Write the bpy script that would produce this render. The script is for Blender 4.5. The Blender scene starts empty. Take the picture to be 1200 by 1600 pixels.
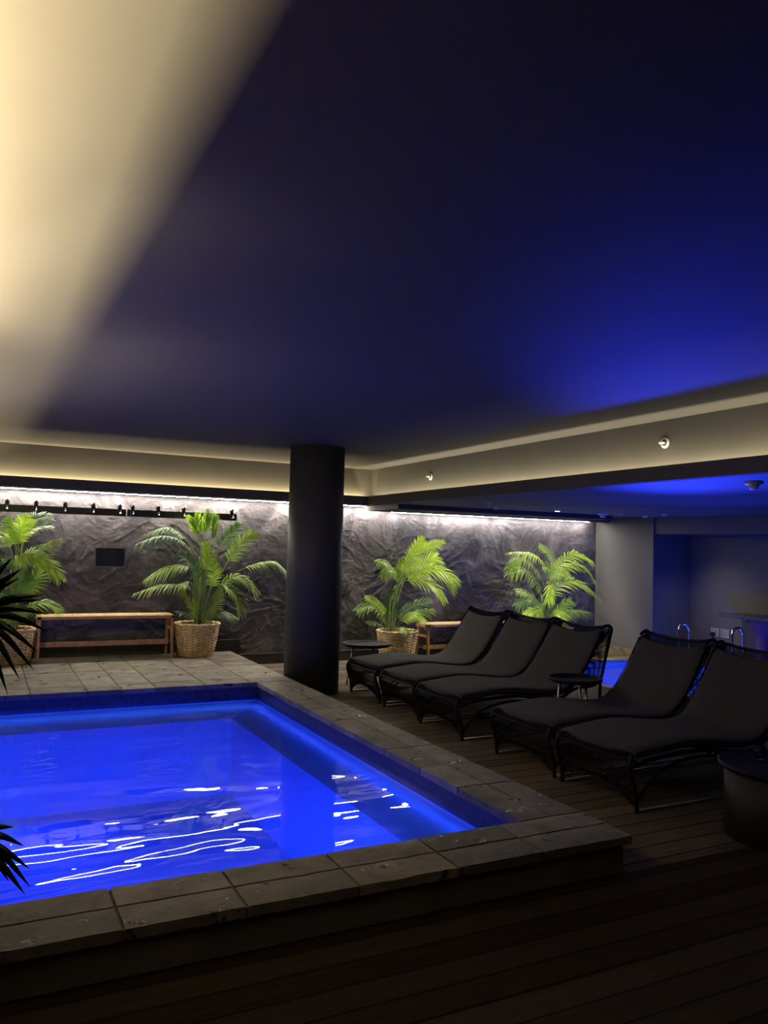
import bpy, bmesh, math, random
from mathutils import Vector, Matrix, noise
random.seed(7)
S = bpy.context.scene
COL = S.collection
PI = math.pi

# ------------------------------------------------------------------ camera
CAM = Vector((0.0, 0.0, 1.55))
YAW, PITCH, ROLL, FPX = math.radians(26.8086), math.radians(2.5455), math.radians(1.5142), 1243.5
_f = Vector((math.sin(YAW)*math.cos(PITCH), math.cos(YAW)*math.cos(PITCH), math.sin(PITCH)))
_r = Vector((math.cos(YAW), -math.sin(YAW), 0.0))
_u = _r.cross(_f)
CR = _r*math.cos(ROLL) + _u*math.sin(ROLL)
CU = _u*math.cos(ROLL) - _r*math.sin(ROLL)
CF = _f
cd = bpy.data.cameras.new('camera')
cam = bpy.data.objects.new('camera', cd); COL.objects.link(cam)
cam.matrix_world = Matrix(((CR.x, CU.x, -CF.x, CAM.x), (CR.y, CU.y, -CF.y, CAM.y), (CR.z, CU.z, -CF.z, CAM.z), (0, 0, 0, 1)))
cd.sensor_fit = 'VERTICAL'; cd.sensor_height = 24.0; cd.sensor_width = 18.0
cd.lens = FPX/1600*24.0
cd.clip_start = 0.02
S.camera = cam

# ------------------------------------------------------------------ exposure, world
S.view_settings.view_transform = 'Standard'
S.view_settings.look = 'None'
S.view_settings.gamma = 1.0
S.view_settings.use_curve_mapping = False
S.view_settings.exposure = 0.0
S.cycles.use_denoising = True
S.cycles.max_bounces = 8
S.cycles.diffuse_bounces = 4
S.cycles.glossy_bounces = 4
S.cycles.transparent_max_bounces = 16
S.cycles.sample_clamp_indirect = 4.0
S.cycles.use_light_tree = True
S.cycles.caustics_reflective = False
S.cycles.caustics_refractive = False
w = bpy.data.worlds.new('world'); S.world = w; w.use_nodes = True
w.node_tree.nodes['Background'].inputs['Color'].default_value = (0.05, 0.06, 0.12, 1)
w.node_tree.nodes['Background'].inputs['Strength'].default_value = 0.01

# ------------------------------------------------------------------ lights
WARM = (1.0, 0.79, 0.43)
CREAM = (1.0, 0.84, 0.54)
BLUE = (0.014, 0.032, 1.0)

def aim(o, target):
    d = Vector(target) - o.location
    o.rotation_euler = d.to_track_quat('-Z', 'Y').to_euler()

def area(name, loc, target, sx, sy, power, color, spread=180, align=None):
    l = bpy.data.lights.new(name, 'AREA'); l.shape = 'RECTANGLE'; l.size = sx; l.size_y = sy
    l.energy = power; l.color = color; l.spread = math.radians(spread)
    o = bpy.data.objects.new(name, l); COL.objects.link(o); o.location = loc
    if align is not None: o.rotation_euler = align
    else: aim(o, target)
    return o

def spot(name, loc, target, power, color, cone, blend=0.3, rad=0.03):
    l = bpy.data.lights.new(name, 'SPOT'); l.energy = power; l.color = color
    l.spot_size = math.radians(cone); l.spot_blend = blend; l.shadow_soft_size = rad
    o = bpy.data.objects.new(name, l); COL.objects.link(o); o.location = loc; aim(o, target)
    return o

UP = (PI, 0, 0)
# hidden cove strips (facing up) behind the upstands of the ceiling soffit
area('cove_light_right', (4.635, 4.3, 2.16), None, 0.012, 10.6, 60, CREAM, 180, UP)
area('cove_light_back', (1.6, 9.615, 2.16), None, 6.0, 0.012, 20, WARM, 180, UP)
area('cove_fill_back', (1.6, 9.69, 2.20), None, 6.0, 0.02, 44, WARM, 180, UP)  # inner pair added to spread light farther over the ceiling
area('cove_fill_right', (4.70, 4.3, 2.20), None, 0.02, 10.6, 14, CREAM, 180, UP)
area('cove_light_left_front', (-0.50, 2.6, 2.10), None, 0.05, 3.6, 330, WARM, 180, UP)
area('cove_light_left_back', (-0.50, 6.9, 2.10), None, 0.05, 4.6, 85, WARM, 180, UP)
# underwater lamps in the basin walls, plus an angled fill added near the front
for k, (x, y, tx, ty, p) in enumerate(((-1.40, 4.3, -0.4, 4.3, 14), (-1.40, 6.3, -0.4, 6.3, 14), (0.2, 3.42, 0.2, 4.4, 24), (1.6, 3.42, 1.6, 4.4, 24), (1.2, 3.72, 2.0, 4.6, 11), (0.6, 7.35, 0.6, 6.4, 6))):
    area('pool_lamp_light', (x, y, -0.03), (tx, ty, -0.73), 0.5, 0.10, p*0.75, BLUE, 100)
area('pool_riser_fill', (-1.42, 5.4, -0.08), (2.4, 5.4, -0.80), 3.6, 0.06, 9, BLUE, 36)  # unseen long fills added to brighten the submerged risers
area('pool_riser_fill', (0.5, 3.38, -0.08), (0.5, 7.6, -0.50), 3.6, 0.06, 7, (0.04, 0.08, 1.0), 36)
area('pool_ledge_fill', (2.44, 5.5, 0.040), None, 0.03, 4.1, 2.0, (0.03, 0.09, 1.0), 170, (0, 0, 0))  # fill strips added under the rim to lift the ledge
area('pool_ledge_fill', (0.5, 7.58, 0.040), None, 3.9, 0.03, 1.6, (0.06, 0.16, 1.0), 170, (0, 0, 0))
# warm fills added out of frame: two for the ceiling, a palm spot
area('ceiling_fill_left', (-0.60, 5.0, 2.36), (1.2, 5.6, 2.55), 5.5, 0.10, 12, CREAM, 180)
area('ceiling_fill_left_low', (-0.26, 6.6, 2.00), (1.2, 7.0, 2.95), 5.0, 0.08, 24, CREAM, 180)
spot('left_palm_spot', (-0.9, 6.4, 2.0), (1.45, 9.8, 0.95), 120, CREAM, 42, 0.7, 0.06)
# plunge pool lamps
area('plunge_lamp_light', (7.0, 6.6, -0.4), (8.4, 7.6, -0.4), 0.2, 0.2, 30, (0.01, 0.06, 1.0))
area('plunge_lamp_light', (8.8, 6.4, -0.4), (7.8, 7.8, -0.4), 0.2, 0.2, 30, (0.01, 0.06, 1.0))
spot('plunge_lamp_beam', (7.6, 7.4, -0.3), (3.9, 3.3, 2.6), 2500, (0.04, 0.055, 1.0), 26, 1.0, 0.30)
spot('plunge_lamp_up', (7.6, 6.6, -0.2), (5.9, 5.2, 2.11), 250, (0.035, 0.05, 1.0), 80, 1.0, 0.25)
# small spotlights recessed in the low ceiling, aimed at the two right-hand palms
SPOTS = [((6.64, 8.17, 2.062), (7.80, 9.60, 0.85), 190, 62, 'left'), ((8.55, 8.55, 2.062), (7.55, 9.70, 0.90), 60, 56, 'right'),
         ((5.95, 8.55, 2.062), (5.25, 9.65, 0.95), 85, 60, 'corner'), ((8.30, 7.95, 2.062), (9.74, 8.20, 0.15), 42, 66, 'recess')]
for loc, tg, p, cone, _ in SPOTS:
    spot('spotlight_beam', loc, tg, p, (1.0, 0.93, 0.74), cone, 1.0 if cone > 65 else 0.6, 0.02)

# ------------------------------------------------------------------ materials
def newmat(name):
    m = bpy.data.materials.new(name); m.use_nodes = True
    nt = m.node_tree; return m, nt, nt.nodes['Principled BSDF']

def N(nt, t, **kw):
    n = nt.nodes.new(t)
    for k, v in kw.items():
        if k in n.inputs: n.inputs[k].default_value = v
        else: setattr(n, k, v)
    return n

def coords(nt, scale=(1, 1, 1)):
    tc = N(nt, 'ShaderNodeTexCoord'); mp = N(nt, 'ShaderNodeMapping'); mp.inputs['Scale'].default_value = scale
    nt.links.new(tc.outputs['Object'], mp.inputs['Vector']); return mp.outputs['Vector']

def ramp(nt, src, stops):
    r = N(nt, 'ShaderNodeValToRGB'); nt.links.new(src, r.inputs['Fac'])
    e = r.color_ramp.elements
    while len(e) < len(stops): e.new(0.5)
    for k, (p, c) in enumerate(stops): e[k].position = p; e[k].color = (*c, 1)
    return r.outputs['Color']

def plain(name, col, rough=0.6, metal=0.0, spec=0.5, var=0.15, nscale=6.0, bump=0.0, bscale=60.0):
    m, nt, b = newmat(name)
    v = coords(nt)
    n = N(nt, 'ShaderNodeTexNoise', Scale=nscale, Detail=5.0)
    nt.links.new(v, n.inputs['Vector'])
    c = ramp(nt, n.outputs['Fac'], [(0.3, tuple(x*(1-var) for x in col)), (0.7, tuple(min(1, x*(1+var)) for x in col))])
    nt.links.new(c, b.inputs['Base Color'])
    b.inputs['Roughness'].default_value = rough; b.inputs['Metallic'].default_value = metal
    b.inputs['Specular IOR Level'].default_value = spec
    if bump:
        n2 = N(nt, 'ShaderNodeTexNoise', Scale=bscale, Detail=4.0); nt.links.new(v, n2.inputs['Vector'])
        bp = N(nt, 'ShaderNodeBump', Strength=bump, Distance=0.01)
        nt.links.new(n2.outputs['Fac'], bp.inputs['Height']); nt.links.new(bp.outputs['Normal'], b.inputs['Normal'])
    return m

def emit(name, col, strength):
    m, nt, b = newmat(name)
    b.inputs['Base Color'].default_value = (0.8, 0.8, 0.8, 1)
    b.inputs['Emission Color'].default_value = (*col, 1); b.inputs['Emission Strength'].default_value = strength
    return m

M = {}
M['ceiling'] = plain('charcoal_ceiling_paint', (0.085, 0.083, 0.080), 0.75, var=0.04, nscale=1.5, bump=0.05, bscale=25, spec=0.2)
M['fascia'] = plain('charcoal_soffit_paint', (0.085, 0.082, 0.074), 0.7, var=0.06, nscale=3, bump=0.05, bscale=30, spec=0.2)
M['wallpaint'] = plain('grey_wall_paint', (0.13, 0.125, 0.115), 0.7, var=0.06, nscale=2.5, bump=0.06, bscale=30, spec=0.2)
M['lowceil'] = plain('low_ceiling_paint', (0.16, 0.155, 0.15), 0.7, var=0.04, nscale=2, bump=0.05, bscale=30, spec=0.2)
M['column'] = plain('column_paint', (0.06, 0.062, 0.060), 0.55, var=0.05, nscale=3, bump=0.04, bscale=30, spec=0.3)
M['skirting'] = plain('skirting_stone', (0.05, 0.045, 0.042), 0.5, var=0.3, nscale=8, bump=0.2, bscale=20)
M['plaster'] = plain('platform_plaster', (0.20, 0.175, 0.13), 0.8, var=0.2, nscale=4, bump=0.15, bscale=40)
M['cushion'] = plain('charcoal_canvas', (0.070, 0.065, 0.060), 0.9, var=0.08, nscale=30, bump=0.25, bscale=500, spec=0.25)
M['wicker'] = plain('black_wicker', (0.007, 0.007, 0.008), 0.65, var=0.3, nscale=40, spec=0.3)
M['aluminium'] = plain('brushed_aluminium', (0.55, 0.54, 0.52), 0.35, 1.0, var=0.05)
M['chrome'] = plain('chrome', (0.85, 0.85, 0.87), 0.08, 1.0, var=0.02)
M['oak'] = plain('warm_timber', (0.50, 0.27, 0.10), 0.45, var=0.25, nscale=14, bump=0.1, bscale=50)
M['cord'] = plain('woven_cord', (0.70, 0.52, 0.28), 0.8, var=0.25, nscale=60, bump=0.5, bscale=150)
M['basket'] = plain('basket_cane', (0.86, 0.58, 0.30), 0.6, var=0.35, nscale=18, bump=0.3, bscale=120)
M['stake'] = plain('basket_stake', (0.38, 0.22, 0.10), 0.6, var=0.3, nscale=20)
M['soil'] = plain('soil', (0.03, 0.02, 0.015), 0.95, var=0.4, nscale=60, bump=0.6, bscale=80)
M['black'] = plain('black_metal', (0.012, 0.012, 0.012), 0.4, var=0.2)
M['plaque'] = plain('plaque_face', (0.012, 0.016, 0.013), 0.35, var=0.2)
M['plaqueframe'] = plain('plaque_frame', (0.22, 0.20, 0.18), 0.5)
M['lettering'] = plain('plaque_lettering', (0.07, 0.075, 0.07), 0.6)
M['white'] = plain('white_plastic', (0.72, 0.70, 0.66), 0.4, var=0.04)
M['greyplastic'] = plain('grey_plastic', (0.35, 0.34, 0.31), 0.4, var=0.08)
M['darkring'] = plain('dark_ring', (0.05, 0.05, 0.05), 0.4)
M['drum'] = plain('black_rattan_drum', (0.022, 0.021, 0.021), 0.7, var=0.3, nscale=30, bump=0.4, bscale=90)
M['counter'] = plain('counter_top', (0.06, 0.055, 0.075), 0.35, var=0.1)
M['pink'] = plain('terracotta_pedestal', (0.13, 0.05, 0.06), 0.6, var=0.1)
M['rim'] = plain('plunge_pool_kerb', (0.42, 0.34, 0.24), 0.6, var=0.2, nscale=8, bump=0.2, bscale=30)
M['sktile'] = plain('skirting_tile', (0.20, 0.15, 0.10), 0.35, var=0.5, nscale=9)
M['led'] = emit('led_diffuser', (1.0, 0.92, 0.80), 125.0)
M['led_cool'] = emit('led_diffuser_cool', (1.0, 0.94, 0.88), 90.0)
M['lens'] = emit('lamp_lens', (1.0, 0.93, 0.70), 6.0)
M['signal'] = emit('signal_lamp', (1.0, 0.97, 0.9), 4.0)
M['poollens'] = emit('pool_lamp_lens', BLUE, 10.0)

def leafmat(name, c1, c2):
    m, nt, b = newmat(name)
    v = coords(nt)
    n = N(nt, 'ShaderNodeTexNoise', Scale=7.0, Detail=3.0); nt.links.new(v, n.inputs['Vector'])
    c = ramp(nt, n.outputs['Fac'], [(0.3, c1), (0.7, c2)])
    nt.links.new(c, b.inputs['Base Color']); b.inputs['Roughness'].default_value = 0.33
    tr = N(nt, 'ShaderNodeBsdfTranslucent'); nt.links.new(c, tr.inputs['Color'])
    mx = N(nt, 'ShaderNodeMixShader', Fac=0.35)
    out = nt.nodes['Material Output']
    nt.links.new(b.outputs[0], mx.inputs[1]); nt.links.new(tr.outputs[0], mx.inputs[2]); nt.links.new(mx.outputs[0], out.inputs['Surface'])
    return m
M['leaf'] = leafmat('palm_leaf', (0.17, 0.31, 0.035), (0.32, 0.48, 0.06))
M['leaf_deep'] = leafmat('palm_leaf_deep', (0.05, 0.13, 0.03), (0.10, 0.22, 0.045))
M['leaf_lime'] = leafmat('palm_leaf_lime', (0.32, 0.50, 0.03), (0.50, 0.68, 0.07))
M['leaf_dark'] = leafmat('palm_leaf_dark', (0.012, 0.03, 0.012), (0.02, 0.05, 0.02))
M['stem'] = plain('palm_stem', (0.22, 0.32, 0.08), 0.5, var=0.25, nscale=12)

# rough hewn stone wall
def stone_wall():
    m, nt, b = newmat('rough_slate_wall')
    v = coords(nt)
    n1 = N(nt, 'ShaderNodeTexNoise', Scale=1.6, Detail=8.0, Roughness=0.6, Distortion=0.9); nt.links.new(v, n1.inputs['Vector'])
    n2 = N(nt, 'ShaderNodeTexNoise', Scale=9.0, Detail=6.0, Roughness=0.65, Distortion=0.4); nt.links.new(v, n2.inputs['Vector'])
    c = ramp(nt, n1.outputs['Fac'], [(0.3, (0.040, 0.036, 0.039)), (0.48, (0.075, 0.067, 0.072)), (0.55, (0.12, 0.107, 0.113)), (0.72, (0.17, 0.15, 0.155))])
    nt.links.new(c, b.inputs['Base Color']); b.inputs['Roughness'].default_value = 0.62
    b.inputs['Specular IOR Level'].default_value = 0.35
    b2 = N(nt, 'ShaderNodeBump', Strength=0.6, Distance=0.03); nt.links.new(n2.outputs['Fac'], b2.inputs['Height'])
    nt.links.new(b2.outputs['Normal'], b.inputs['Normal'])
    return m
M['stone'] = stone_wall()

def math_node(nt, op, a, b=None, c=None):
    n = N(nt, 'ShaderNodeMath', operation=op)
    for k, x in enumerate((a, b, c)):
        if x is None: continue
        if isinstance(x, (int, float)): n.inputs[k].default_value = x
        else: nt.links.new(x, n.inputs[k])
    return n.outputs[0]

def deck_mat(name, lo, hi):
    m, nt, b = newmat(name)
    tc = N(nt, 'ShaderNodeTexCoord'); sp = N(nt, 'ShaderNodeSeparateXYZ'); nt.links.new(tc.outputs['Object'], sp.inputs[0])
    yy = math_node(nt, 'DIVIDE', sp.outputs['Y'], 0.145)
    fr = math_node(nt, 'FRACT', yy); idx = math_node(nt, 'FLOOR', yy)
    gap = math_node(nt, 'LESS_THAN', math_node(nt, 'ABSOLUTE', math_node(nt, 'SUBTRACT', fr, 0.5)), 0.465)
    wn = N(nt, 'ShaderNodeTexWhiteNoise', noise_dimensions='1D'); nt.links.new(idx, wn.inputs['W'])
    mp = N(nt, 'ShaderNodeMapping'); mp.inputs['Scale'].default_value = (1.2, 16, 4); nt.links.new(tc.outputs['Object'], mp.inputs['Vector'])
    gr = N(nt, 'ShaderNodeTexNoise', Scale=2.0, Detail=7.0, Roughness=0.65); nt.links.new(mp.outputs[0], gr.inputs['Vector'])
    s = math_node(nt, 'MULTIPLY_ADD', wn.outputs['Value'], 0.35, math_node(nt, 'MULTIPLY', gr.outputs['Fac'], 0.8))
    c = ramp(nt, s, [(0.25, lo), (0.8, hi)])
    mx = N(nt, 'ShaderNodeMix', data_type='RGBA'); nt.links.new(gap, mx.inputs[0])
    mx.inputs[6].default_value = (0.01, 0.008, 0.006, 1); nt.links.new(c, mx.inputs[7])
    nt.links.new(mx.outputs[2], b.inputs['Base Color']); b.inputs['Roughness'].default_value = 0.85; b.inputs['Specular IOR Level'].default_value = 0.12
    h = math_node(nt, 'MULTIPLY_ADD', gr.outputs['Fac'], 0.25, gap)
    bp = N(nt, 'ShaderNodeBump', Strength=0.6, Distance=0.006); nt.links.new(h, bp.inputs['Height'])
    nt.links.new(bp.outputs['Normal'], b.inputs['Normal'])
    return m
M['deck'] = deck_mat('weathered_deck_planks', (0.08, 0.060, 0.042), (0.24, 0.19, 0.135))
M['deckdark'] = deck_mat('dark_deck_planks', (0.022, 0.013, 0.009), (0.058, 0.040, 0.028))  # same plank pattern in a darker brown, used for the front deck

def paver_mat():
    """stone pavers: colour varies per face through a colour attribute, chips, stains and wet patches"""
    m, nt, b = newmat('worn_stone_pavers')
    v = coords(nt)
    at = N(nt, 'ShaderNodeVertexColor'); at.layer_name = 'tint'
    n1 = N(nt, 'ShaderNodeTexNoise', Scale=5.0, Detail=8.0, Roughness=0.68); nt.links.new(v, n1.inputs['Vector'])
    c = ramp(nt, n1.outputs['Fac'], [(0.28, (0.11, 0.095, 0.070)), (0.5, (0.24, 0.21, 0.160)), (0.72, (0.36, 0.32, 0.245))])
    mul = N(nt, 'ShaderNodeMix', data_type='RGBA', blend_type='MULTIPLY'); mul.inputs[0].default_value = 1.0
    nt.links.new(c, mul.inputs[6]); nt.links.new(at.outputs['Color'], mul.inputs[7])
    n2 = N(nt, 'ShaderNodeTexNoise', Scale=6.0, Detail=9.0, Roughness=0.7, Distortion=0.3)
    mp2 = coords(nt, (1.0, 1.6, 1)); nt.links.new(mp2, n2.inputs['Vector'])
    wet = ramp(nt, n2.outputs['Fac'], [(0.605, (0, 0, 0)), (0.625, (1, 1, 1))])
    mx = N(nt, 'ShaderNodeMix', data_type='RGBA'); nt.links.new(wet, mx.inputs[0])
    nt.links.new(mul.outputs[2], mx.inputs[6]); mx.inputs[7].default_value = (0.05, 0.041, 0.034, 1)
    nt.links.new(mx.outputs[2], b.inputs['Base Color'])
    rg = N(nt, 'ShaderNodeMapRange'); nt.links.new(wet, rg.inputs['Value']); rg.inputs['To Min'].default_value = 0.62; rg.inputs['To Max'].default_value = 0.16
    nt.links.new(rg.outputs[0], b.inputs['Roughness'])
    n3 = N(nt, 'ShaderNodeTexNoise', Scale=22.0, Detail=6.0, Roughness=0.7); nt.links.new(v, n3.inputs['Vector'])
    hh = math_node(nt, 'MULTIPLY_ADD', n1.outputs['Fac'], 1.4, math_node(nt, 'MULTIPLY', n3.outputs['Fac'], 0.7))
    bp = N(nt, 'ShaderNodeBump', Strength=0.7, Distance=0.012); nt.links.new(hh, bp.inputs['Height'])
    nt.links.new(bp.outputs['Normal'], b.inputs['Normal'])
    return m
M['paver'] = paver_mat()
M['grout'] = plain('paver_grout', (0.10, 0.085, 0.065), 0.85, var=0.25, nscale=12)

def tile_mat(name, c1, c2, grout, size):
    m, nt, b = newmat(name)
    tc = N(nt, 'ShaderNodeTexCoord'); sp = N(nt, 'ShaderNodeSeparateXYZ'); nt.links.new(tc.outputs['Object'], sp.inputs[0])
    g = None; cell = []
    for ax in 'XYZ':
        q = math_node(nt, 'DIVIDE', math_node(nt, 'ADD', sp.outputs[ax], 0.0137), size)
        fr = math_node(nt, 'FRACT', q); cell.append(math_node(nt, 'FLOOR', q))
        e = math_node(nt, 'LESS_THAN', math_node(nt, 'ABSOLUTE', math_node(nt, 'SUBTRACT', fr, 0.5)), 0.455)
        g = e if g is None else math_node(nt, 'MULTIPLY', g, e)
    cb = N(nt, 'ShaderNodeCombineXYZ')
    for k in range(3): nt.links.new(cell[k], cb.inputs[k])
    wn = N(nt, 'ShaderNodeTexWhiteNoise', noise_dimensions='3D'); nt.links.new(cb.outputs[0], wn.inputs['Vector'])
    c = ramp(nt, wn.outputs['Value'], [(0.0, c1), (1.0, c2)])
    mx = N(nt, 'ShaderNodeMix', data_type='RGBA'); nt.links.new(g, mx.inputs[0]); mx.inputs[6].default_value = (*grout, 1); nt.links.new(c, mx.inputs[7])
    nt.links.new(mx.outputs[2], b.inputs['Base Color']); b.inputs['Roughness'].default_value = 0.3
    return m
M['bandtile'] = tile_mat('blue_mosaic_band', (0.018, 0.022, 0.06), (0.04, 0.045, 0.10), (0.07, 0.07, 0.10), 0.05)
M['basin'] = plain('pool_basin_plaster', (0.62, 0.68, 0.78), 0.7, var=0.06, nscale=2.0)

def water_mat(name, tint, ripple, scale):
    m, nt, b = newmat(name)
    nt.nodes.remove(b)
    v = coords(nt, scale); v.node.inputs['Rotation'].default_value = (0, 0, math.radians(24))
    n1 = N(nt, 'ShaderNodeTexNoise', Scale=1.0, Detail=2.0, Roughness=0.5, Distortion=0.8); nt.links.new(v, n1.inputs['Vector'])
    n2 = N(nt, 'ShaderNodeTexNoise', Scale=4.0, Detail=2.0, Roughness=0.5, Distortion=0.3); nt.links.new(v, n2.inputs['Vector'])
    hh = math_node(nt, 'MULTIPLY_ADD', n2.outputs['Fac'], 0.07, n1.outputs['Fac'])
    bp = N(nt, 'ShaderNodeBump', Strength=1.0, Distance=ripple); nt.links.new(hh, bp.inputs['Height'])
    fr = N(nt, 'ShaderNodeFresnel', IOR=1.33); nt.links.new(bp.outputs['Normal'], fr.inputs['Normal'])
    tr = N(nt, 'ShaderNodeBsdfTransparent'); tr.inputs['Color'].default_value = (*tint, 1)
    gl = N(nt, 'ShaderNodeBsdfGlossy'); gl.inputs['Roughness'].default_value = 0.0; nt.links.new(bp.outputs['Normal'], gl.inputs['Normal'])
    mx = N(nt, 'ShaderNodeMixShader'); nt.links.new(fr.outputs[0], mx.inputs[0])
    nt.links.new(tr.outputs[0], mx.inputs[1]); nt.links.new(gl.outputs[0], mx.inputs[2])
    nt.links.new(mx.outputs[0], nt.nodes['Material Output'].inputs['Surface'])
    return m
M['water'] = water_mat('pool_water', (0.45, 0.75, 1.0), 0.026, (0.42, 1.25, 1))
M['plungewater'] = water_mat('plunge_water', (0.6, 0.85, 1.0), 0.01, (1.5, 1.5, 1))

def glass_mat():
    m, nt, b = newmat('clear_glass')
    b.inputs['Transmission Weight'].default_value = 1.0; b.inputs['Roughness'].default_value = 0.02; b.inputs['IOR'].default_value = 1.45
    return m
M['glass'] = glass_mat()

# ------------------------------------------------------------------ mesh helpers
class MB:
    def __init__(s): s.v = []; s.f = []; s.mi = []; s.sm = []; s.col = []
    def add(s, vs, fs, mi=0, smooth=False, col=None):
        o = len(s.v); s.v += [tuple(x) for x in vs]
        for f in fs: s.f.append(tuple(i+o for i in f)); s.mi.append(mi); s.sm.append(smooth); s.col.append(col)
        return s
    def box(s, x0, x1, y0, y1, z0, z1, mi=0, col=None):
        v = [(x0,y0,z0),(x1,y0,z0),(x1,y1,z0),(x0,y1,z0),(x0,y0,z1),(x1,y0,z1),(x1,y1,z1),(x0,y1,z1)]
        return s.add(v, [(0,3,2,1),(4,5,6,7),(0,1,5,4),(1,2,6,5),(2,3,7,6),(3,0,4,7)], mi, False, col)
    def bar(s, a, b, wx, wy, mi=0, upv=(0, 0, 1), taper=1.0):
        a = Vector(a); b = Vector(b); t = (b-a).normalized(); u = Vector(upv)
        if abs(t.dot(u)) > 0.95: u = Vector((0, 1, 0))
        x = t.cross(u).normalized(); y = x.cross(t)
        v = []
        for p, k in ((a, taper), (b, 1.0)):
            for sx, sy in ((-1,-1),(1,-1),(1,1),(-1,1)): v.append(p + x*(sx*wx/2*k) + y*(sy*wy/2*k))
        return s.add(v, [(0,3,2,1),(4,5,6,7),(0,1,5,4),(1,2,6,5),(2,3,7,6),(3,0,4,7)], mi)
    def tube(s, pts, r, n=6, mi=0, closed=False, smooth=True, caps=True, flat=1.0):
        pts = [Vector(p) for p in pts]; m = len(pts); rr = r if isinstance(r, (list, tuple)) else [r]*m
        rings = []; prev = None
        for i, p in enumerate(pts):
            if closed: t = (pts[(i+1) % m]-pts[i-1]).normalized()
            else: t = (pts[min(i+1, m-1)]-pts[max(i-1, 0)]).normalized()
            if prev is None:
                ref = Vector((0, 0, 1)) if abs(t.z) < 0.9 else Vector((0, 1, 0))
                x = t.cross(ref).normalized()
            else: x = (prev - t*prev.dot(t)).normalized()
            prev = x; y = t.cross(x)
            rings.append([p + x*(math.cos(2*PI*k/n)*rr[i]) + y*(math.sin(2*PI*k/n)*rr[i]*flat) for k in range(n)])
        v = [q for rg in rings for q in rg]; f = []
        for i in range(m if closed else m-1):
            j = (i+1) % m
            for k in range(n): f.append((i*n+k, i*n+(k+1) % n, j*n+(k+1) % n, j*n+k))
        if caps and not closed: f.append(tuple(range(n))[::-1]); f.append(tuple((m-1)*n+k for k in range(n)))
        return s.add(v, f, mi, smooth)
    def lathe(s, prof, c=(0, 0, 0), n=32, mi=0, smooth=True, axis='Z', caps=True):
        v = []; f = []
        for r, z in prof:
            for k in range(n):
                a = 2*PI*k/n; p = (r*math.cos(a), r*math.sin(a), z)
                if axis == 'X': p = (p[2], p[0], p[1])
                v.append((c[0]+p[0], c[1]+p[1], c[2]+p[2]))
        for i in range(len(prof)-1):
            for k in range(n): f.append((i*n+k, i*n+(k+1) % n, (i+1)*n+(k+1) % n, (i+1)*n+k))
        if caps:
            f.append(tuple(range(n))[::-1]); f.append(tuple((len(prof)-1)*n+k for k in range(n)))
        return s.add(v, f, mi, smooth)
    def build(s, name, mats, parent=None, bevel=0.0, loc=None):
        me = bpy.data.meshes.new(name); me.from_pydata(s.v, [], s.f)
        if not isinstance(mats, (list, tuple)): mats = [mats]
        for m in mats: me.materials.append(m)
        me.polygons.foreach_set('material_index', s.mi); me.polygons.foreach_set('use_smooth', s.sm)
        if any(c is not None for c in s.col):
            ca = me.color_attributes.new('tint', 'FLOAT_COLOR', 'CORNER')
            for p, c in zip(me.polygons, s.col):
                c = c or (1, 1, 1)
                for li in p.loop_indices: ca.data[li].color = (*c, 1)
        me.validate(); me.update()
        o = bpy.data.objects.new(name, me); COL.objects.link(o)
        if loc is not None: o.location = loc
        if parent is not None: o.parent = parent
        if bevel:
            b = o.modifiers.new('bevel', 'BEVEL'); b.width = bevel; b.segments = 2; b.limit_method = 'ANGLE'
        return o

def tag(o, label=None, cat=None, group=None, kind=None):
    if label: o['label'] = label
    if cat: o['category'] = cat
    if group: o['group'] = group
    if kind: o['kind'] = kind
    return o
def thing(name, label, cat, loc=(0, 0, 0), rz=0.0, group=None):
    o = bpy.data.objects.new(name, None); COL.objects.link(o); o.location = loc; o.rotation_euler = (0, 0, rz)
    o.empty_display_size = 0.1
    return tag(o, label, cat, group)
def struct(o): return tag(o, kind='structure')
def copy_tree(o, parent=None):
    c = o.copy(); COL.objects.link(c); c.parent = parent
    for ch in list(o.children): copy_tree(ch, c)
    return c
def catmull(pts, n):
    pts = [Vector(p) for p in pts]; P = [2*pts[0]-pts[1]] + pts + [2*pts[-1]-pts[-2]]; out = []
    seg = len(pts)-1
    for i in range(n+1):
        u = i/n*seg; k = min(int(u), seg-1); t = u-k
        a, b, c, d = P[k:k+4]
        out.append(0.5*((2*b)+(c-a)*t+(2*a-5*b+4*c-d)*t*t+(3*b-a-3*c+d)*t**3))
    return out

# ------------------------------------------------------------------ the room shell
XR, YB, ZC, ZL = 4.72, 10.02, 2.60, 2.11          # fascia plane, stone wall, high ceiling, low ceiling
PX, PY0 = 2.90, 2.95                               # platform outer edges
IX0, IX1, IY0, IY1, PZ = -1.5, 2.50, 3.33, 7.65, 0.185
JC, JR = (7.85, 7.38), 1.38                         # plunge pool centre and radius

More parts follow.
